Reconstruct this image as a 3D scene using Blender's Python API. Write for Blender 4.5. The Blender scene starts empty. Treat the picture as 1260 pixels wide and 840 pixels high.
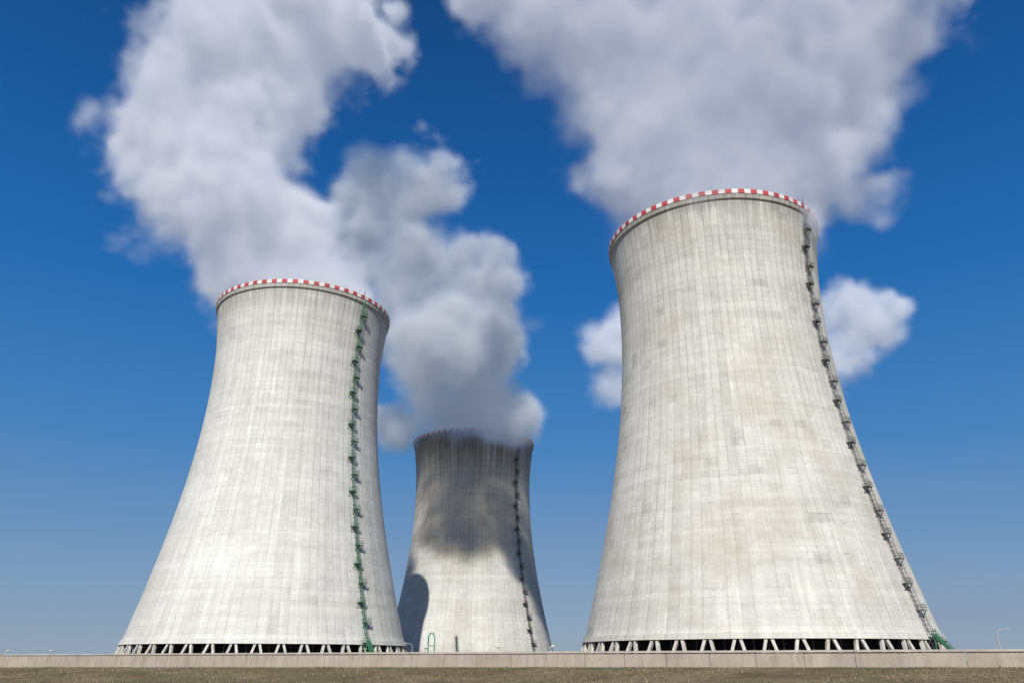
import bpy, bmesh, math, random
import numpy as np
from mathutils import Vector, Matrix
random.seed(7)
rng = np.random.default_rng(7)
S = bpy.context.scene
S.view_settings.view_transform = 'Standard'
S.view_settings.look = 'None'
S.view_settings.exposure = 0
EYE = 1.7
COL = S.collection

# ------------------------------------------------------------ helpers
def newmat(name):
    m = bpy.data.materials.new(name); m.use_nodes = True
    nt = m.node_tree; nt.nodes.clear()
    return m, nt
class G:
    """small node-graph helper"""
    def __init__(s, nt): s.nt = nt
    def n(s, t, **kw):
        nd = s.nt.nodes.new(t)
        for k, v in kw.items(): setattr(nd, k, v)
        return nd
    def put(s, sock, v):
        if v is None: return
        if hasattr(v, 'links') and hasattr(v, 'node'): s.nt.links.new(v, sock)
        else: sock.default_value = v
    def math(s, op, a, b=None, c=None, clamp=False):
        nd = s.n('ShaderNodeMath', operation=op, use_clamp=clamp)
        for i, v in enumerate((a, b, c)): s.put(nd.inputs[i], v)
        return nd.outputs[0]
    def vmath(s, op, a, b=None):
        nd = s.n('ShaderNodeVectorMath', operation=op)
        s.put(nd.inputs[0], a)
        if b is not None: s.put(nd.inputs[1], b)
        return nd.outputs['Value'] if op in ('DISTANCE', 'LENGTH', 'DOT_PRODUCT') else nd.outputs[0]
    def scale(s, a, f):
        nd = s.n('ShaderNodeVectorMath', operation='SCALE')
        s.put(nd.inputs[0], a); s.put(nd.inputs['Scale'], f)
        return nd.outputs[0]
    def noise(s, vec, scale, detail=3, rough=.55, out='Fac'):
        nd = s.n('ShaderNodeTexNoise'); s.put(nd.inputs['Vector'], vec)
        nd.inputs['Scale'].default_value = scale; nd.inputs['Detail'].default_value = detail
        nd.inputs['Roughness'].default_value = rough
        return nd.outputs[out] if out in nd.outputs else nd.outputs[0]
    def maprange(s, v, a, b, c=0., d=1., smooth=False):
        nd = s.n('ShaderNodeMapRange'); nd.clamp = True
        if smooth: nd.interpolation_type = 'SMOOTHSTEP'
        s.put(nd.inputs[0], v)
        for i, x in enumerate((a, b, c, d)): s.put(nd.inputs[i+1], x)
        return nd.outputs[0]
    def mix(s, f, a, b, blend='MIX'):
        nd = s.n('ShaderNodeMix', data_type='RGBA', blend_type=blend)
        s.put(nd.inputs[0], f)
        s.put(nd.inputs[6], a); s.put(nd.inputs[7], b)
        return nd.outputs[2]
    def comb(s, x, y, z):
        nd = s.n('ShaderNodeCombineXYZ')
        for i, v in enumerate((x, y, z)): s.put(nd.inputs[i], v)
        return nd.outputs[0]

def simple_mat(name, col, rough=.7, metal=0., var=.25, scale=2.):
    m, nt = newmat(name); g = G(nt)
    b = g.n('ShaderNodeBsdfPrincipled'); o = g.n('ShaderNodeOutputMaterial')
    tc = g.n('ShaderNodeTexCoord')
    nz = g.noise(tc.outputs['Object'], scale, 4)
    c = g.mix(g.maprange(nz, .3, .7), (*[x*(1-var) for x in col], 1), (*[min(1, x*(1+var*.5)) for x in col], 1))
    g.put(b.inputs['Base Color'], c)
    b.inputs['Roughness'].default_value = rough; b.inputs['Metallic'].default_value = metal
    nt.links.new(b.outputs[0], o.inputs[0])
    return m

def mesh_obj(name, bm=None, mats=(), parent=None, smooth=False, loc=(0, 0, 0)):
    me = bpy.data.meshes.new(name)
    if bm is not None:
        bm.to_mesh(me); bm.free()
    for m in mats: me.materials.append(m)
    if smooth:
        me.polygons.foreach_set('use_smooth', [True]*len(me.polygons))
    ob = bpy.data.objects.new(name, me); COL.objects.link(ob)
    ob.location = loc
    if parent: ob.parent = parent
    return ob

def empty(name, loc):
    e = bpy.data.objects.new(name, None); COL.objects.link(e)
    e.location = loc; e.empty_display_size = 2
    return e

def beam(bm, p, q, w, h=None, mi=0, up=Vector((0, 0, 1))):
    p = Vector(p); q = Vector(q); h = h or w
    d = (q-p)
    if d.length < 1e-6: return
    d.normalize()
    if abs(d.dot(up)) > .98: up = Vector((1, 0, 0)) if abs(d.x) < .9 else Vector((0, 1, 0))
    s = d.cross(up).normalized(); t = s.cross(d).normalized()
    vs = []
    for c in (p, q):
        for a, b in ((-1, -1), (1, -1), (1, 1), (-1, 1)):
            vs.append(bm.verts.new(c + s*a*w/2 + t*b*h/2))
    for f in ((0, 3, 2, 1), (4, 5, 6, 7), (0, 1, 5, 4), (1, 2, 6, 5), (2, 3, 7, 6), (3, 0, 4, 7)):
        fc = bm.faces.new([vs[i] for i in f]); fc.material_index = mi

# ------------------------------------------------------------ materials
def concrete_shell(name, seed, stain=.4, stain_len=14., tint=(.50, .49, .455), patches=.5):
    m, nt = newmat(name); g = G(nt)
    b = g.n('ShaderNodeBsdfPrincipled'); o = g.n('ShaderNodeOutputMaterial')
    uv = g.n('ShaderNodeUVMap', uv_map='UVMap').outputs[0]
    sp = g.n('ShaderNodeSeparateXYZ'); g.put(sp.inputs[0], uv)
    u, v = sp.outputs[0], sp.outputs[1]      # u 0..1 around, v metres up
    us = g.math('ADD', g.math('MULTIPLY', u, 190.), seed*37.)
    P = g.comb(us, v, seed*11.)
    big = g.noise(P, .035, 5, .6)
    mid = g.noise(P, .16, 5, .65)
    fine = g.noise(P, 1.0, 5, .75)
    st1 = g.noise(g.comb(us, g.math('MULTIPLY', v, .018), seed), .55, 4, .65)
    st2 = g.noise(g.comb(us, g.math('MULTIPLY', v, .05), seed+5.), 1.9, 3, .6)
    hb = g.noise(g.comb(g.math('MULTIPLY', us, .04), v, seed+9.), .5, 3, .6)
    cu = g.math('FLOOR', g.math('MULTIPLY', u, 96.)); cv = g.math('FLOOR', g.math('DIVIDE', v, 1.5))
    wn = g.n('ShaderNodeTexWhiteNoise', noise_dimensions='3D'); g.put(wn.inputs[0], g.comb(cu, cv, seed))
    wn2 = g.n('ShaderNodeTexWhiteNoise', noise_dimensions='3D'); g.put(wn2.inputs[0], g.comb(3., cv, seed))
    wn3 = g.n('ShaderNodeTexWhiteNoise', noise_dimensions='3D'); g.put(wn3.inputs[0], g.comb(cu, 9., seed))
    val = .98
    for nz, amp in ((big, .42), (mid, .38), (fine, .38), (st1, .36), (st2, .32), (hb, .24),
                    (wn.outputs[0], .07), (wn2.outputs[0], .08), (wn3.outputs[0], .07)):
        val = g.math('ADD', val, g.math('MULTIPLY', g.math('SUBTRACT', nz, .5), amp))
    fu = g.math('ABSOLUTE', g.math('SUBTRACT', g.math('FRACT', g.math('MULTIPLY', u, 96.)), .5))
    fv = g.math('ABSOLUTE', g.math('SUBTRACT', g.math('FRACT', g.math('DIVIDE', v, 1.5)), .5))
    lu = g.maprange(fu, .38, .47, 0, 1); lv = g.maprange(fv, .40, .48, 0, 1)
    topw = g.maprange(v, 30., 118., .35, 1.)
    val = g.math('SUBTRACT', val, g.math('MULTIPLY', g.math('MULTIPLY', lu, topw), .19))
    val = g.math('SUBTRACT', val, g.math('MULTIPLY', g.math('MULTIPLY', lv, g.maprange(mid, .35, .65)), .12))
    pu = g.math('FLOOR', g.math('MULTIPLY', u, 64.)); pv = g.math('FLOOR', g.math('DIVIDE', v, 2.3))
    wp = g.n('ShaderNodeTexWhiteNoise', noise_dimensions='3D'); g.put(wp.inputs[0], g.comb(pu, pv, seed+3.))
    pm = g.math('MULTIPLY', g.math('GREATER_THAN', wp.outputs[0], .90), g.maprange(g.noise(P, .05, 2), .42, .58))
    pm = g.math('MULTIPLY', pm, g.maprange(fine, .4, .55))
    val = g.math('SUBTRACT', val, g.math('MULTIPLY', pm, .22*patches))
    pit = g.maprange(g.noise(g.comb(us, g.math('MULTIPLY', v, 2.2), 0.), .6, 4, .75), .60, .68)
    val = g.math('SUBTRACT', val, g.math('MULTIPLY', g.math('MULTIPLY', pit, g.maprange(mid, .42, .58)), .40*patches))
    lime = g.math('MULTIPLY', g.maprange(st2, .60, .70), g.maprange(g.noise(P, .09, 3), .5, .62))
    val = g.math('ADD', val, g.math('MULTIPLY', lime, .18))
    col = g.scale(tint, val)
    col = g.mix(g.math('MULTIPLY', g.maprange(g.noise(P, .06, 5, .7), .48, .68), .40*patches+.08), col, (.42, .375, .29, 1))
    dtop = g.math('SUBTRACT', 121., v)
    ln = g.math('MULTIPLY', g.maprange(g.noise(g.comb(us, g.math('MULTIPLY', v, .012), 7.), .8, 3, .7), .32, .72), stain_len)
    sm = g.math('SUBTRACT', 1., g.math('DIVIDE', dtop, g.math('ADD', ln, .8)), clamp=True)
    sm = g.math('MULTIPLY', g.math('POWER', sm, .8), g.maprange(st2, .3, .62, .35, 1.))
    col = g.mix(g.math('MULTIPLY', sm, stain), col, (.085, .078, .066, 1))
    g.put(b.inputs['Base Color'], col)
    b.inputs['Roughness'].default_value = .9
    b.inputs['Specular IOR Level'].default_value = .2
    hgt = g.math('ADD', g.math('MULTIPLY', lu, -.06), g.math('MULTIPLY', fine, .08))
    bp = g.n('ShaderNodeBump'); bp.inputs['Strength'].default_value = .7; bp.inputs['Distance'].default_value = 1.
    g.put(bp.inputs['Height'], hgt)
    nt.links.new(bp.outputs[0], b.inputs['Normal'])
    nt.links.new(b.outputs[0], o.inputs[0])
    return m

M_col = simple_mat('column_concrete', (.55, .53, .48), .85, var=.3, scale=.6)
M_dark = simple_mat('cooling_fill_dark', (.018, .018, .02), .9, var=.6, scale=.5)
M_red = simple_mat('marker_red', (.50, .055, .06), .7, var=.35, scale=.4)
M_white = simple_mat('marker_white', (.72, .71, .68), .7, var=.2, scale=.4)
M_green = simple_mat('green_paint', (.05, .17, .09), .55, var=.3)
M_grey = simple_mat('galvanised_steel', (.17, .175, .18), .5, .3, var=.3)
M_dgrey = simple_mat('dark_steel', (.07, .07, .075), .6, .3, var=.3)
M_lamp = simple_mat('lamp_grey', (.45, .46, .47), .5, .2, var=.1)

# ------------------------------------------------------------ cooling tower
ZTOP = 121.6
def Rz(z):
    return 28.8*math.sqrt(1+((z-96.)/79.6)**2)+.035*max(0, z-104)

def ring(bm, prof, n, mi=0, uvl=None):
    rows = []
    for r, z in prof:
        rows.append([bm.verts.new((r*math.sin(2*math.pi*i/n), r*math.cos(2*math.pi*i/n), z)) for i in range(n)])
    for a in range(len(prof)-1):
        for i in range(n):
            j = (i+1) % n
            f = bm.faces.new((rows[a][j], rows[a][i], rows[a+1][i], rows[a+1][j]))
            f.material_index = mi
            if uvl is not None:
                us = ((i+1)/n, i/n, i/n, (i+1)/n); vs = (prof[a][1], prof[a][1], prof[a+1][1], prof[a+1][1])
                for lp, uu, vv in zip(f.loops, us, vs): lp[uvl].uv = (uu, vv)

def build_tower(loc, ladder_deg, mat, lad_mat, stair=True, rot=0.):
    root = empty('cooling_tower', loc)
    bm = bmesh.new(); uvl = bm.loops.layers.uv.new('UVMap')
    prof = [(Rz(8.)-.9, 8.), (Rz(8.)+.55, 8.)]
    prof += [(Rz(9.3)+.5, 9.3), (Rz(9.35)+.05, 9.35)]
    for k in range(1, 57):
        z = 9.35+(119.6-9.35)*k/56
        prof.append((Rz(z), z))
    prof += [(Rz(119.7)+.45, 119.85), (Rz(119.7)+.6, ZTOP-.3), (Rz(119.7)+.6, ZTOP), (Rz(119.7)-1.0, ZTOP)]
    for k in range(0, 29):
        z = 119.5-(119.5-8.)*k/28
        prof.append((Rz(z)-.6-.3*(k/28), z))
    ring(bm, prof, 240, 0, uvl)
    bmesh.ops.recalc_face_normals(bm, faces=bm.faces)
    sh = mesh_obj('shell', bm, [mat], root, smooth=True)
    sh.modifiers.new('es', 'EDGE_SPLIT').split_angle = math.radians(35)
    # red / white aviation marking ring
    bm = bmesh.new(); N = 112; R0 = Rz(119.7)+.72
    for i in range(N):
        a0 = 2*math.pi*i/N; a1 = 2*math.pi*(i+1)/N - .0012
        mi = i % 2
        pts = []
        for rr in (R0, R0-.18):
            for z in (ZTOP-.45, ZTOP+.85):
                for a in (a0, a1):
                    pts.append(bm.verts.new((rr*math.sin(a), rr*math.cos(a), z)))
        for f in ((0, 1, 3, 2), (5, 4, 6, 7), (2, 3, 7, 6), (1, 0, 4, 5), (4, 0, 2, 6), (1, 5, 7, 3)):
            bm.faces.new([pts[k] for k in f]).material_index = mi
    mesh_obj('marker_ring', bm, [M_white, M_red], root)
    # inclined legs
    bm = bmesh.new(); NC = 44
    rt = Rz(8.)-.15; rb = Rz(0)+.5
    for i in range(NC):
        a = 2*math.pi*(i+.5)/NC
        for sgn in (-1, 1):
            at = a+sgn*.012; ab = a+sgn*math.pi/NC*.93
            p = (rb*math.sin(ab), rb*math.cos(ab), -.3); q = (rt*math.sin(at), rt*math.cos(at), 8.15)
            beam(bm, p, q, .62, .7, up=Vector((math.sin(a), math.cos(a), 0)))
        ab = a+math.pi/NC
        beam(bm, (rb*math.sin(ab), rb*math.cos(ab), -.5), (rb*math.sin(ab), rb*math.cos(ab), .9), 1.7)
    mesh_obj('support_legs', bm, [M_col], root)
    bm = bmesh.new()
    ring(bm, [(rb+2.2, -.8), (rb+2.2, .8), (rb+1.8, .8), (rb+1.8, -.8)], 120)
    bmesh.ops.recalc_face_normals(bm, faces=bm.faces)
    mesh_obj('basin_wall', bm, [M_col], root)
    bm = bmesh.new()
    pr = [(39.2, -.5)]
    z = 0.
    while z < 8.6:
        pr += [(39.2, z), (39.75, z+.06), (39.75, z+.22), (39.2, z+.3)]; z += 1.2
    pr += [(39.2, 9.2), (0.02, 9.25)]
    ring(bm, pr, 96)
    bmesh.ops.recalc_face_normals(bm, faces=bm.faces)
    mesh_obj('fill_pack', bm, [M_dark], root)
    bm = bmesh.new()
    for zz in (5.2,):
        ring(bm, [(42.3, zz), (42.6, zz), (42.6, zz+.22), (42.3, zz+.22), (42.3, zz)], 96)
    for i in range(88):
        a = 2*math.pi*i/88
        beam(bm, (41.2*math.sin(a), 41.2*math.cos(a), -.4), (41.2*math.sin(a), 41.2*math.cos(a), 8.6), .28)
    mesh_obj('inner_supports', bm, [M_dgrey], root)
    # ladder with cage and rest platforms
    tocam = math.atan2(-loc[0], -loc[1])
    ang = tocam-math.radians(ladder_deg)
    rad = Vector((math.sin(ang), math.cos(ang), 0)); tan = Vector((-math.cos(ang), math.sin(ang), 0))
    def P(z, off, t):
        return rad*(Rz(min(z, 119.6))+off)+tan*t+Vector((0, 0, z))
    bm = bmesh.new()
    zs = [3+i*2.0 for i in range(60)]
    for a, b_ in zip(zs[:-1], zs[1:]):
        for t in (-.36, .36):
            beam(bm, P(a, .45, t), P(b_, .45, t), .10)
        for t in (-.4, 0, .4):
            beam(bm, P(a, 1.2, t), P(b_, 1.2, t), .05)
        for zz in (a, a+1):
            beam(bm, P(zz, .45, -.36), P(zz, .95, -.5), .06); beam(bm, P(zz, .95, -.5), P(zz, 1.22, 0), .06)
            beam(bm, P(zz, 1.22, 0), P(zz, .95, .5), .06); beam(bm, P(zz, .95, .5), P(zz, .45, .36), .06)
        for k in range(5):
            zz = a+k*.4
            beam(bm, P(zz, .45, -.36), P(zz, .45, .36), .05)
        for t in (-.36, .36): beam(bm, P(a, -.1, t), P(a, .45, t), .08)
    k = 0; z = 8.5
    while z < 120:
        s = 1 if k % 2 else -1
        t0, t1 = (-.5, 1.8) if s > 0 else (-1.8, .5)
        tm = (t0+t1)/2
        beam(bm, P(z, .8, t0), P(z, .8, t1), 1.4, .16, up=Vector((0, 0, 1)))
        for zz in (.6, 1.15):
            for (o1, ta, o2, tb) in ((1.45, t0, 1.45, t1), (.2, t0, 1.45, t0), (.2, t1, 1.45, t1)):
                q0 = P(z, o1, ta)+Vector((0, 0, zz)); q1 = P(z, o2, tb)+Vector((0, 0, zz))
                beam(bm, q0, q1, .09)
        for ta in (t0, tm, t1):
            q = P(z, 1.45, ta); beam(bm, q, q+Vector((0, 0, 1.15)), .09)
        for ta in (t0, t1):
            beam(bm, P(z-1.6, -.05, ta), P(z, 1.3, ta), .14)
        z += 5.6; k += 1
    beam(bm, P(118, .8, 0), P(118, .8, 0)+Vector((0, 0, 7.0)), .14)
    mesh_obj('caged_ladder', bm, [lad_mat], root)
    bm = bmesh.new()
    for da in (0., .07, -.3, 2.4, -2.2):
        a = ang+da
        p = Vector(((R0-.4)*math.sin(a), (R0-.4)*math.cos(a), ZTOP))
        beam(bm, p, p+Vector((0, 0, 2.6 if abs(da) < .1 else 1.7)), .12)
    mesh_obj('lightning_rods', bm, [M_dgrey], root)
    if stair:
        bm = bmesh.new()
        a = P(9., 1.6, -.9); e = a-tan*3+rad*8.5; e.z = -.2
        off = tan*1.1
        for o in (Vector(), off):
            beam(bm, a+o, e+o, .28, .4)
            beam(bm, a+o+Vector((0, 0, 1.1)), e+o+Vector((0, 0, 1.1)), .1)
            for q in range(7):
                c = a.lerp(e, q/6)+o; beam(bm, c, c+Vector((0, 0, 1.1)), .09)
            beam(bm, a+o, Vector((a.x+o.x, a.y+o.y, -.2)), .22)
            c = a.lerp(e, .5)+o; beam(bm, c, Vector((c.x, c.y, -.2)), .2)
        for q in range(28):
            c = a.lerp(e, q/27); beam(bm, c, c+off, .3, .06)
        mesh_obj('access_stair', bm, [M_green], root)
    return root

mats = [concrete_shell('tower_concrete_a', 1., .6, 12., (.60, .585, .535), 1.0),
        concrete_shell('tower_concrete_b', 2., .5, 12., (.62, .615, .58), .45),
        concrete_shell('tower_concrete_c', 3., .95, 36., (.57, .56, .52), .7),
        concrete_shell('tower_concrete_d', 4., .7, 20., (.57, .55, .50), .6)]
GZ = -4+EYE
build_tower((61.4, 211.0, GZ), 58, mats[0], M_grey)
build_tower((-77.3, 265., GZ), 38.5, mats[1], M_green)
build_tower((-19.9, 395., GZ-14.5), 45, mats[2], M_dgrey, stair=False)
build_tower((114., 395., GZ-14.5), 45, mats[3], M_dgrey, stair=False)

# ------------------------------------------------------------ terrain
def sstep(a, b, x):
    t = np.clip((x-a)/(b-a), 0, 1); return t*t*(3-2*t)
def hnoise(x, y):
    return (np.sin(x*.9+1.3*np.sin(y*.37))*np.sin(y*.8+.7*np.sin(x*.5))*.5
            + np.sin(x*2.3+y*1.1)*.25+np.sin(y*3.1-x*1.7)*.2)
def zcrest(x):
    return np.clip(-.41+.0044*x, -.9, -.25)
def terrain(x, y):
    d = 44.3-(.4726*x+.881*y)
    zb = zcrest(x)
    front = np.maximum(-1.7, zb-.085*np.maximum(0, d-.6))
    back = zb+(-4-zb)*sstep(3, 30, -d)
    h = np.where(d > 0, front, back)
    h = h-14.5*sstep(312, 348, y)
    h = h+hnoise(x, y)*.05*np.where(np.abs(d) < .8, .2, 1)
    return h+EYE
def axis(lo, hi, step, far):
    a = list(np.arange(lo, hi+1e-6, step)); s = step
    x = hi
    while x < far: s *= 1.22; x += s; a.append(x)
    s = step; x = lo; b = []
    while x > -far: s *= 1.22; x -= s; b.append(x)
    return np.array(b[::-1]+a)
xs = axis(-70, 60, .6, 9000); ys = axis(-5, 90, .5, 9000)
ys = np.unique(np.concatenate([ys, np.arange(300, 360, 4.)]))
X, Y = np.meshgrid(xs, ys)
Z = terrain(X, Y)
me = bpy.data.meshes.new('ground')
nx, ny = len(xs), len(ys)
co = np.stack([X.ravel(), Y.ravel(), Z.ravel()], 1)
idx = np.arange(nx*ny).reshape(ny, nx)
fc = np.stack([idx[:-1, :-1].ravel(), idx[:-1, 1:].ravel(), idx[1:, 1:].ravel(), idx[1:, :-1].ravel()], 1)
me.from_pydata(co.tolist(), [], fc.tolist())
me.polygons.foreach_set('use_smooth', [True]*len(me.polygons))
gob = bpy.data.objects.new('ground', me); COL.objects.link(gob)
m, nt = newmat('dry_grass_soil'); g = G(nt)
b = g.n('ShaderNodeBsdfPrincipled'); o = g.n('ShaderNodeOutputMaterial')
pos = g.n('ShaderNodeNewGeometry').outputs['Position']
n1 = g.noise(pos, .30, 6, .65); n2 = g.noise(pos, 2.5, 5, .7); n3 = g.noise(pos, .12, 3)
c = g.mix(g.maprange(n1, .35, .65), (.14, .105, .062, 1), (.27, .21, .13, 1))
c = g.mix(g.maprange(n2, .45, .7), c, (.10, .08, .042, 1))
c = g.mix(g.math('MULTIPLY', g.maprange(n3, .48, .62), .5), c, (.11, .115, .05, 1))
g.put(b.inputs['Base Color'], c); b.inputs['Roughness'].default_value = 1
b.inputs['Specular IOR Level'].default_value = .1
bp = g.n('ShaderNodeBump'); bp.inputs['Distance'].default_value = .2; g.put(bp.inputs['Height'], n2)
nt.links.new(bp.outputs[0], b.inputs['Normal']); nt.links.new(b.outputs[0], o.inputs[0])
me.materials.append(m)

# grass tufts on the bank (sparse, dry)
NB = 60000
gx = rng.uniform(-62, 36, NB); dd = rng.uniform(.25, 17, NB)
gy = (44.3-dd-.4726*gx)/.881
cl = np.sin(gx*.55+1.7*np.sin(gy*.3))*np.sin(gy*.8+gx*.21)+.5*np.sin(gx*1.7-gy*1.3)
keep = cl+rng.normal(0, .35, NB) > .15
gx, gy, dd = gx[keep], gy[keep], dd[keep]; NB = len(gx)
gz = terrain(gx, gy)
hh = rng.uniform(.03, .14, NB)*np.where(dd < 1.2, .8, 1)
an = rng.uniform(0, 6.283, NB); w = rng.uniform(.012, .035, NB)
lx = rng.normal(0, .07, NB); ly = rng.normal(0, .07, NB)
v0 = np.stack([gx-np.cos(an)*w, gy-np.sin(an)*w, gz-.03], 1)
v1 = np.stack([gx+np.cos(an)*w, gy+np.sin(an)*w, gz-.03], 1)
v2 = np.stack([gx+lx, gy+ly, gz+hh], 1)
vv = np.stack([v0, v1, v2], 1).reshape(-1, 3)
me = bpy.data.meshes.new('grass')
me.vertices.add(NB*3); me.vertices.foreach_set('co', vv.ravel())
me.loops.add(NB*3); me.loops.foreach_set('vertex_index', np.arange(NB*3))
me.polygons.add(NB); me.polygons.foreach_set('loop_start', np.arange(NB)*3)
me.update(calc_edges=True)
ob = bpy.data.objects.new('grass', me); COL.objects.link(ob)
m, nt = newmat('grass_blades'); g = G(nt)
b = g.n('ShaderNodeBsdfPrincipled'); o = g.n('ShaderNodeOutputMaterial')
pos = g.n('ShaderNodeNewGeometry')
c = g.mix(g.maprange(g.noise(pos.outputs['Position'], .25, 4, .7), .42, .66), (.27, .215, .13, 1), (.12, .125, .055, 1))
c = g.mix(g.math('MULTIPLY', pos.outputs['Random Per Island'], .5), c, (.34, .28, .17, 1))
g.put(b.inputs['Base Color'], c); b.inputs['Roughness'].default_value = .9
nt.links.new(b.outputs[0], o.inputs[0]); me.materials.append(m)

# ------------------------------------------------------------ concrete boundary wall
m, nt = newmat('wall_concrete'); g = G(nt)
b = g.n('ShaderNodeBsdfPrincipled'); o = g.n('ShaderNodeOutputMaterial')
pos = g.n('ShaderNodeNewGeometry').outputs['Position']
n1 = g.noise(pos, .5, 6, .7); n2 = g.noise(g.vmath('MULTIPLY', pos, (1, 1, .15)), 3., 4, .7)
c = g.mix(g.maprange(n1, .3, .7), (.35, .295, .24, 1), (.48, .42, .35, 1))
c = g.mix(g.math('MULTIPLY', g.maprange(n2, .45, .72), .5), c, (.23, .195, .155, 1))
g.put(b.inputs['Base Color'], c); b.inputs['Roughness'].default_value = .9
nt.links.new(b.outputs[0], o.inputs[0]); M_wall = m
m2 = simple_mat('wall_cap_concrete', (.50, .45, .39), .85, var=.25, scale=.8)
wall = empty('concrete_wall', (0, 50.3, 0))
bm = bmesh.new(); bc = bmesh.new()
dv = Vector((.881, -.4726, 0)); c0 = Vector((0, 50.3, 0))
L = 2.4
for i in range(-70, 29):
    a = c0+dv*(i*L); e = a+dv*(L-.03)
    mx = (a.x+e.x)/2
    zb = float(zcrest(mx))+EYE-.5; zt = EYE+.45-.11
    top = zt+random.uniform(-.006, .006)
    beam(bm, (a.x, a.y-50.3, (zb+top)/2), (e.x, e.y-50.3, (zb+top)/2), .22+random.uniform(-.012, .012), top-zb)
for i in range(-35, 15):
    a = c0+dv*(i*2*L); e = a+dv*(2*L-.02); z = EYE+.45-.05
    beam(bc, (a.x, a.y-50.3, z), (e.x, e.y-50.3, z), .34, .1)
mesh_obj('panels', bm, [M_wall], wall); mesh_obj('coping', bc, [m2], wall)

# ------------------------------------------------------------ street lamp, fixtures
def street_lamp(loc, h, heading=0., double=False):
    r = empty('street_lamp', loc)
    bm = bmesh.new()
    bmesh.ops.create_cone(bm, cap_ends=True, segments=12, radius1=.12, radius2=.07, depth=h, matrix=Matrix.Translation((0, 0, h/2)))
    bmesh.ops.create_cone(bm, cap_ends=True, segments=12, radius1=.2, radius2=.16, depth=.6, matrix=Matrix.Translation((0, 0, .3)))
    for s in ((1, -1) if double else (1,)):
        dx = Vector((math.cos(heading)*s, math.sin(heading)*s, 0))
        pts = [Vector((0, 0, h-.1)), Vector((0, 0, h+.35))+dx*.35, Vector((0, 0, h+.5))+dx*1.0, Vector((0, 0, h+.5))+dx*1.6]
        for p, q in zip(pts[:-1], pts[1:]): beam(bm, p, q, .1)
    mesh_obj('pole', bm, [M_lamp], r, smooth=False)
    bm = bmesh.new()
    for s in ((1, -1) if double else (1,)):
        dx = Vector((math.cos(heading)*s, math.sin(heading)*s, 0))
        beam(bm, Vector((0, 0, h+.5))+dx*1.5, Vector((0, 0, h+.55))+dx*2.3, .36, .18)
    bmesh.ops.bevel(bm, geom=bm.edges[:], offset=.04, segments=1, affect='EDGES')
    mesh_obj('lamp_head', bm, [M_lamp], r)
def gz(x, y): return float(terrain(np.array([float(x)]), np.array([float(y)]))[0])
street_lamp((70.2, 120, gz(70.2, 120)), 7.6, math.radians(10), False)
street_lamp((-24.5, 205, gz(-24.5, 205)), 7.2, math.radians(200))

def wall_light(t, s=1):
    p = c0+dv*t; r = empty('wall_light', (p.x, p.y, EYE+.45))
    bm = bmesh.new()
    beam(bm, (0, 0, 0), (0, 0, .22), .05); beam(bm, (-.12, 0, .22), (.12, 0, .22), .05)
    mesh_obj('bracket', bm, [M_lamp], r)
    bm = bmesh.new()
    beam(bm, (.02*s, -.08, .26), (.2*s, -.16, .3), .14, .1); bmesh.ops.bevel(bm, geom=bm.edges[:], offset=.02, segments=1, affect='EDGES')
    mesh_obj('head', bm, [M_white], r)
for t, s in ((-51, 1), (-44.5, -1), (-6.3, 1), (-.9, -1), (2.6, 1)): wall_light(t, s)

# green pipe frame between the towers
r = empty('pipe_gantry', (-19.2, 200, gz(-19.2, 200)))
bm = bmesh.new()
H = 10.1
beam(bm, (-.9, 0, -.2), (-.9, 0, H-.8), .32); beam(bm, (.6, 0, -.2), (.6, 0, H-1.2), .26)
beam(bm, (-.9, 0, H-.8), (-.4, 0, H-.15), .3); beam(bm, (-.4, 0, H-.15), (.2, 0, H-.15), .3); beam(bm, (.2, 0, H-.15), (.6, 0, H-1.2), .26)
beam(bm, (-.9, 0, H-3), (.6, 0, H-3), .18); beam(bm, (-.9, 0, H-5), (.6, 0, H-5), .18)
beam(bm, (-.9, .0, 2), (-.9, 2.6, -.2), .2); beam(bm, (.6, 0, 2), (.6, 2.6, -.2), .2)
mesh_obj('pipes', bm, [simple_mat('gantry_green', (.04, .26, .16), .5)], r)

# ------------------------------------------------------------ steam plumes (voxel volumes)
def steam_material(name, dens, glow, alb=(1, 1, 1)):
    """white scattering droplets; the small emission stands in for the many
    scattering bounces inside real steam (same in every direction)"""
    m, nt = newmat(name); g = G(nt)
    o = g.n('ShaderNodeOutputMaterial')
    at = g.n('ShaderNodeAttribute', attribute_name='density')
    sc = g.n('ShaderNodeVolumeScatter')
    sc.inputs['Color'].default_value = (*alb, 1)
    sc.inputs['Anisotropy'].default_value = -.22
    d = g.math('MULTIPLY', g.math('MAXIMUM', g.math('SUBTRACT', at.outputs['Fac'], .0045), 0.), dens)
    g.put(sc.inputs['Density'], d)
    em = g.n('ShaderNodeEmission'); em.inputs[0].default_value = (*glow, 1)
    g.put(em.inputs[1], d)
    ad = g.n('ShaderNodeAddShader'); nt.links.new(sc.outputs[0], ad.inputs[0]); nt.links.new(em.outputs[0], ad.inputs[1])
    nt.links.new(ad.outputs[0], o.inputs['Volume'])
    try: m.cycles.volume_step_rate = 6.0
    except Exception as ex: print('steprate', ex)
    return m

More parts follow.
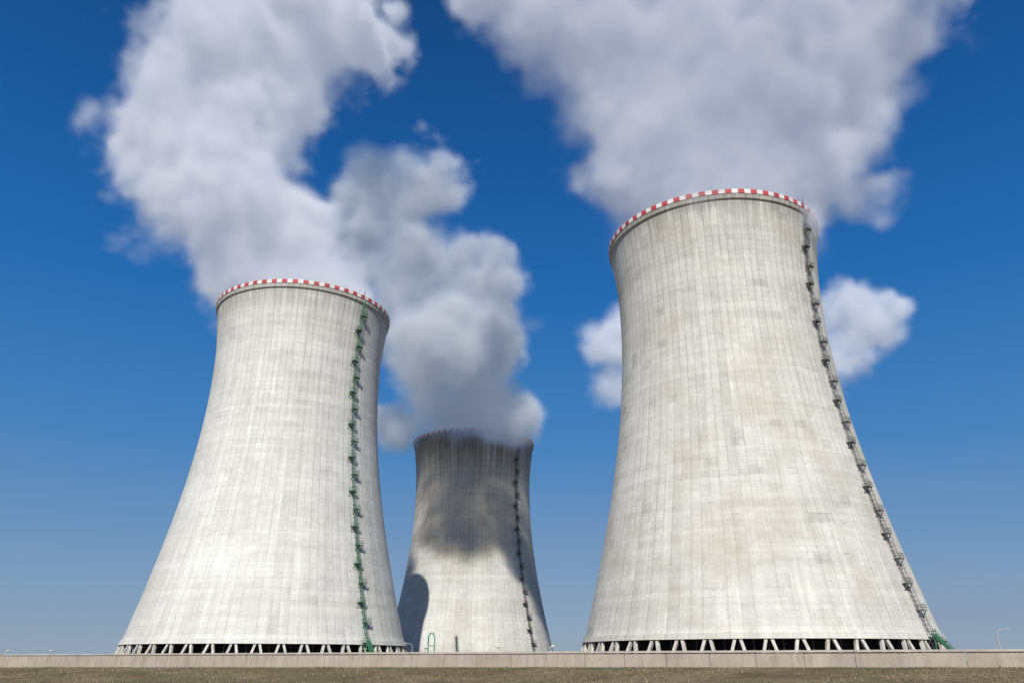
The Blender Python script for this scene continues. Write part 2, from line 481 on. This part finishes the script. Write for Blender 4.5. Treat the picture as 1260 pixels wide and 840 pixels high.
def plume(puffs, seed, voxel, mat, thr=.36, namp=1.0, bottom=5.):
    A = np.array(puffs, float)
    mn = (A[:, :3]-A[:, 3:4]).min(0)-12; mx = (A[:, :3]+A[:, 3:4]).max(0)+12
    org = A[0, :3].copy()
    mn[2] = org[2]-bottom                      # steam starts just below the rim
    ng = bpy.data.node_groups.new('steam_field', 'GeometryNodeTree')
    ng.interface.new_socket('Geometry', in_out='OUTPUT', socket_type='NodeSocketGeometry')
    g = G(ng)
    go = g.n('NodeGroupOutput'); vc = g.n('GeometryNodeVolumeCube'); sm = g.n('GeometryNodeSetMaterial')
    p = g.n('GeometryNodeInputPosition').outputs[0]
    ps = g.vmath('ADD', p, (seed*91., seed*37., seed*13.))
    w1 = g.noise(ps, 1/48., 1.5, .5, 'Color'); w2 = g.noise(ps, 1/17., 2.5, .5, 'Color')
    o1 = g.vmath('MULTIPLY', g.vmath('SUBTRACT', w1, (.5, .5, .5)), (50*namp, 50*namp, 44*namp))
    o2 = g.vmath('MULTIPLY', g.vmath('SUBTRACT', w2, (.5, .5, .5)), (30*namp, 30*namp, 30*namp))
    pz = g.n('ShaderNodeSeparateXYZ'); g.put(pz.inputs[0], p)
    fade = g.maprange(pz.outputs[2], 0., 45., .12, 1.)
    q = g.vmath('ADD', p, g.scale(g.vmath('ADD', o1, o2), fade))
    F = None
    for row in A:
        c = row[:3]-org; r = row[3]*1.12
        d = g.vmath('DISTANCE', q, tuple(float(t) for t in c))
        f = g.math('MULTIPLY_ADD', d, -1./r, 1.)
        if F is None: F = f
        else: F = g.math('SMOOTH_MAX', F, f, .08)
    fb = g.noise(ps, 1/16., 6.0, .64)
    fb2 = g.noise(ps, 1/38., 3.0, .5)
    F = g.math('ADD', F, g.math('MULTIPLY', g.math('SUBTRACT', fb, .5), 1.15))
    soft = g.maprange(fb2, .36, .62, thr*.45, thr*2.8)
    dn = g.math('DIVIDE', F, soft, clamp=True)
    dn = g.math('POWER', dn, 1.7)
    dn = g.math('MULTIPLY', dn, g.maprange(fb, .32, .68, .35, 1.6))
    dn = g.math('MULTIPLY', dn, g.maprange(pz.outputs[2], -bottom+1, -bottom+8, 0., 1.))
    # faint uneven floor keeps every voxel block alive (one clean box); removed again in the shader
    tiny = g.math('MULTIPLY', g.math('ADD', g.math('ADD', pz.outputs[0], pz.outputs[1]), pz.outputs[2]), 1e-6)
    dn = g.math('ADD', g.math('ADD', dn, .0035), tiny)
    g.put(vc.inputs['Density'], dn)
    vc.inputs['Background'].default_value = 0.
    vc.inputs['Min'].default_value = tuple(float(t) for t in mn-org); vc.inputs['Max'].default_value = tuple(float(t) for t in mx-org)
    dims = ((mx-mn)/voxel).astype(int)
    for i, ax in enumerate('XYZ'): vc.inputs['Resolution '+ax].default_value = int(dims[i])
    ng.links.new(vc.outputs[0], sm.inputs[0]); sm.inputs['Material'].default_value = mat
    ng.links.new(sm.outputs[0], go.inputs[0])
    me = bpy.data.meshes.new('steam_plume'); ob = bpy.data.objects.new('steam_plume', me); COL.objects.link(ob)
    me.materials.append(mat)
    ob.location = (float(org[0]), float(org[1]), float(org[2]+EYE))
    md = ob.modifiers.new('steam', 'NODES'); md.node_group = ng
    return ob

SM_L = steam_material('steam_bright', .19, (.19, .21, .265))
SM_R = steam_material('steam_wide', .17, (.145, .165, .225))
SM_M = steam_material('steam_shaded', .18, (.050, .070, .120), (.60, .65, .76))  # darker albedo and dimmer glow paint in the left plume's shade
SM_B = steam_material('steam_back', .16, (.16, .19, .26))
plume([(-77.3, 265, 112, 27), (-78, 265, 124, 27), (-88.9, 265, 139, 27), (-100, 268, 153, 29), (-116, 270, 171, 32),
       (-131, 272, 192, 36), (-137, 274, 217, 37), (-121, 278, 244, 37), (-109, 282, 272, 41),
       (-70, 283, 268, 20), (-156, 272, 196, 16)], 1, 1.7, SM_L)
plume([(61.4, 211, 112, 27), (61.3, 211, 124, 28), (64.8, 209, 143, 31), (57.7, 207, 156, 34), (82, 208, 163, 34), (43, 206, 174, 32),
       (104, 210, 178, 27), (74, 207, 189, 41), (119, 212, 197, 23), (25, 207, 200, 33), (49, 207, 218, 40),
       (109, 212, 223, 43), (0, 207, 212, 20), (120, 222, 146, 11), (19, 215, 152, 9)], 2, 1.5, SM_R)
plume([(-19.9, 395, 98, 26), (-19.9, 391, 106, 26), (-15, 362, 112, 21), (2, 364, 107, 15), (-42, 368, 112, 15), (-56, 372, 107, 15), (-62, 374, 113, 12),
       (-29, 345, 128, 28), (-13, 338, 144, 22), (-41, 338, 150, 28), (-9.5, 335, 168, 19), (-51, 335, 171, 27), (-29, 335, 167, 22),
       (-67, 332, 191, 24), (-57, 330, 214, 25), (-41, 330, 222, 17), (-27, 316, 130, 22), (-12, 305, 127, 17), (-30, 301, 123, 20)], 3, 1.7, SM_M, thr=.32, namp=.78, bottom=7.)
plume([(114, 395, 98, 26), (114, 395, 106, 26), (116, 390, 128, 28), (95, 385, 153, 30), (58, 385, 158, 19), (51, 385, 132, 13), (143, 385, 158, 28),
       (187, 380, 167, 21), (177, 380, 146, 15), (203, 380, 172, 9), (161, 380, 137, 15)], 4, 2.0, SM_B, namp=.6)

# ------------------------------------------------------------ light, sky
SUN_AZ, SUN_EL = math.radians(180+5), math.radians(42)
sd = Vector((math.sin(SUN_AZ)*math.cos(SUN_EL), math.cos(SUN_AZ)*math.cos(SUN_EL), math.sin(SUN_EL)))
l = bpy.data.lights.new('sun', 'SUN'); l.energy = 4.9; l.angle = math.radians(.5); l.color = (1, .96, .89)
lo = bpy.data.objects.new('sun', l); COL.objects.link(lo)
lo.rotation_euler = (-sd).to_track_quat('-Z', 'Y').to_euler(); lo.location = (0, -50, 100)
w = bpy.data.worlds.new('World'); S.world = w; w.use_nodes = True
nt = w.node_tree; nt.nodes.clear(); g = G(nt)
sky = g.n('ShaderNodeTexSky', sky_type='NISHITA'); sky.sun_disc = False
sky.sun_elevation = SUN_EL; sky.sun_rotation = SUN_AZ
sky.air_density = 1.0; sky.dust_density = .3; sky.ozone_density = 2.5; sky.altitude = 400
tc = g.n('ShaderNodeTexCoord'); dirv = g.vmath('NORMALIZE', tc.outputs['Generated'])
sp = g.n('ShaderNodeSeparateXYZ'); g.put(sp.inputs[0], dirv)
cr = g.n('ShaderNodeValToRGB'); g.put(cr.inputs[0], sp.outputs[2])
stops = [(0., (.22, .31, .44)), (.08, (.165, .29, .47)), (.24, (.045, .21, .50)), (.42, (.006, .138, .44)), (.58, (.001, .090, .325)), (.72, (.001, .058, .22)), (1., (.001, .05, .19))]
e = cr.color_ramp.elements
e[0].position = 0; e[0].color = (*stops[0][1], 1); e[1].position = 1; e[1].color = (*stops[-1][1], 1)
for p_, c_ in stops[1:-1]:
    k = e.new(p_); k.color = (*c_, 1)
deep = g.scale(cr.outputs[0], 10.)
col = g.mix(.88, sky.outputs[0], deep)
# thin high haze / faint cloud veils low down
st = g.vmath('MULTIPLY', dirv, (1.6, 1.6, 9.))
hz = g.maprange(g.noise(st, 1.3, 5, .6), .42, .72)
msk = g.math('MULTIPLY', hz, g.maprange(sp.outputs[2], .0, .32, .65, 0., True))
msk = g.math('MULTIPLY', msk, g.maprange(sp.outputs[0], -.4, .5, .35, 1.))
col = g.mix(msk, col, (2.7, 2.95, 4.2, 1))
bg = g.n('ShaderNodeBackground'); bg.inputs[1].default_value = .1
ow = g.n('ShaderNodeOutputWorld')
g.put(bg.inputs[0], col); nt.links.new(bg.outputs[0], ow.inputs[0])

# ------------------------------------------------------------ camera
cd = bpy.data.cameras.new('camera'); cd.lens = 36*955/1260; cd.sensor_width = 36; cd.clip_end = 30000; cd.clip_start = .1
co_ = bpy.data.objects.new('camera', cd); COL.objects.link(co_)
co_.location = (0, 0, EYE); co_.rotation_euler = (math.radians(90+22.27), 0, 0)
S.camera = co_
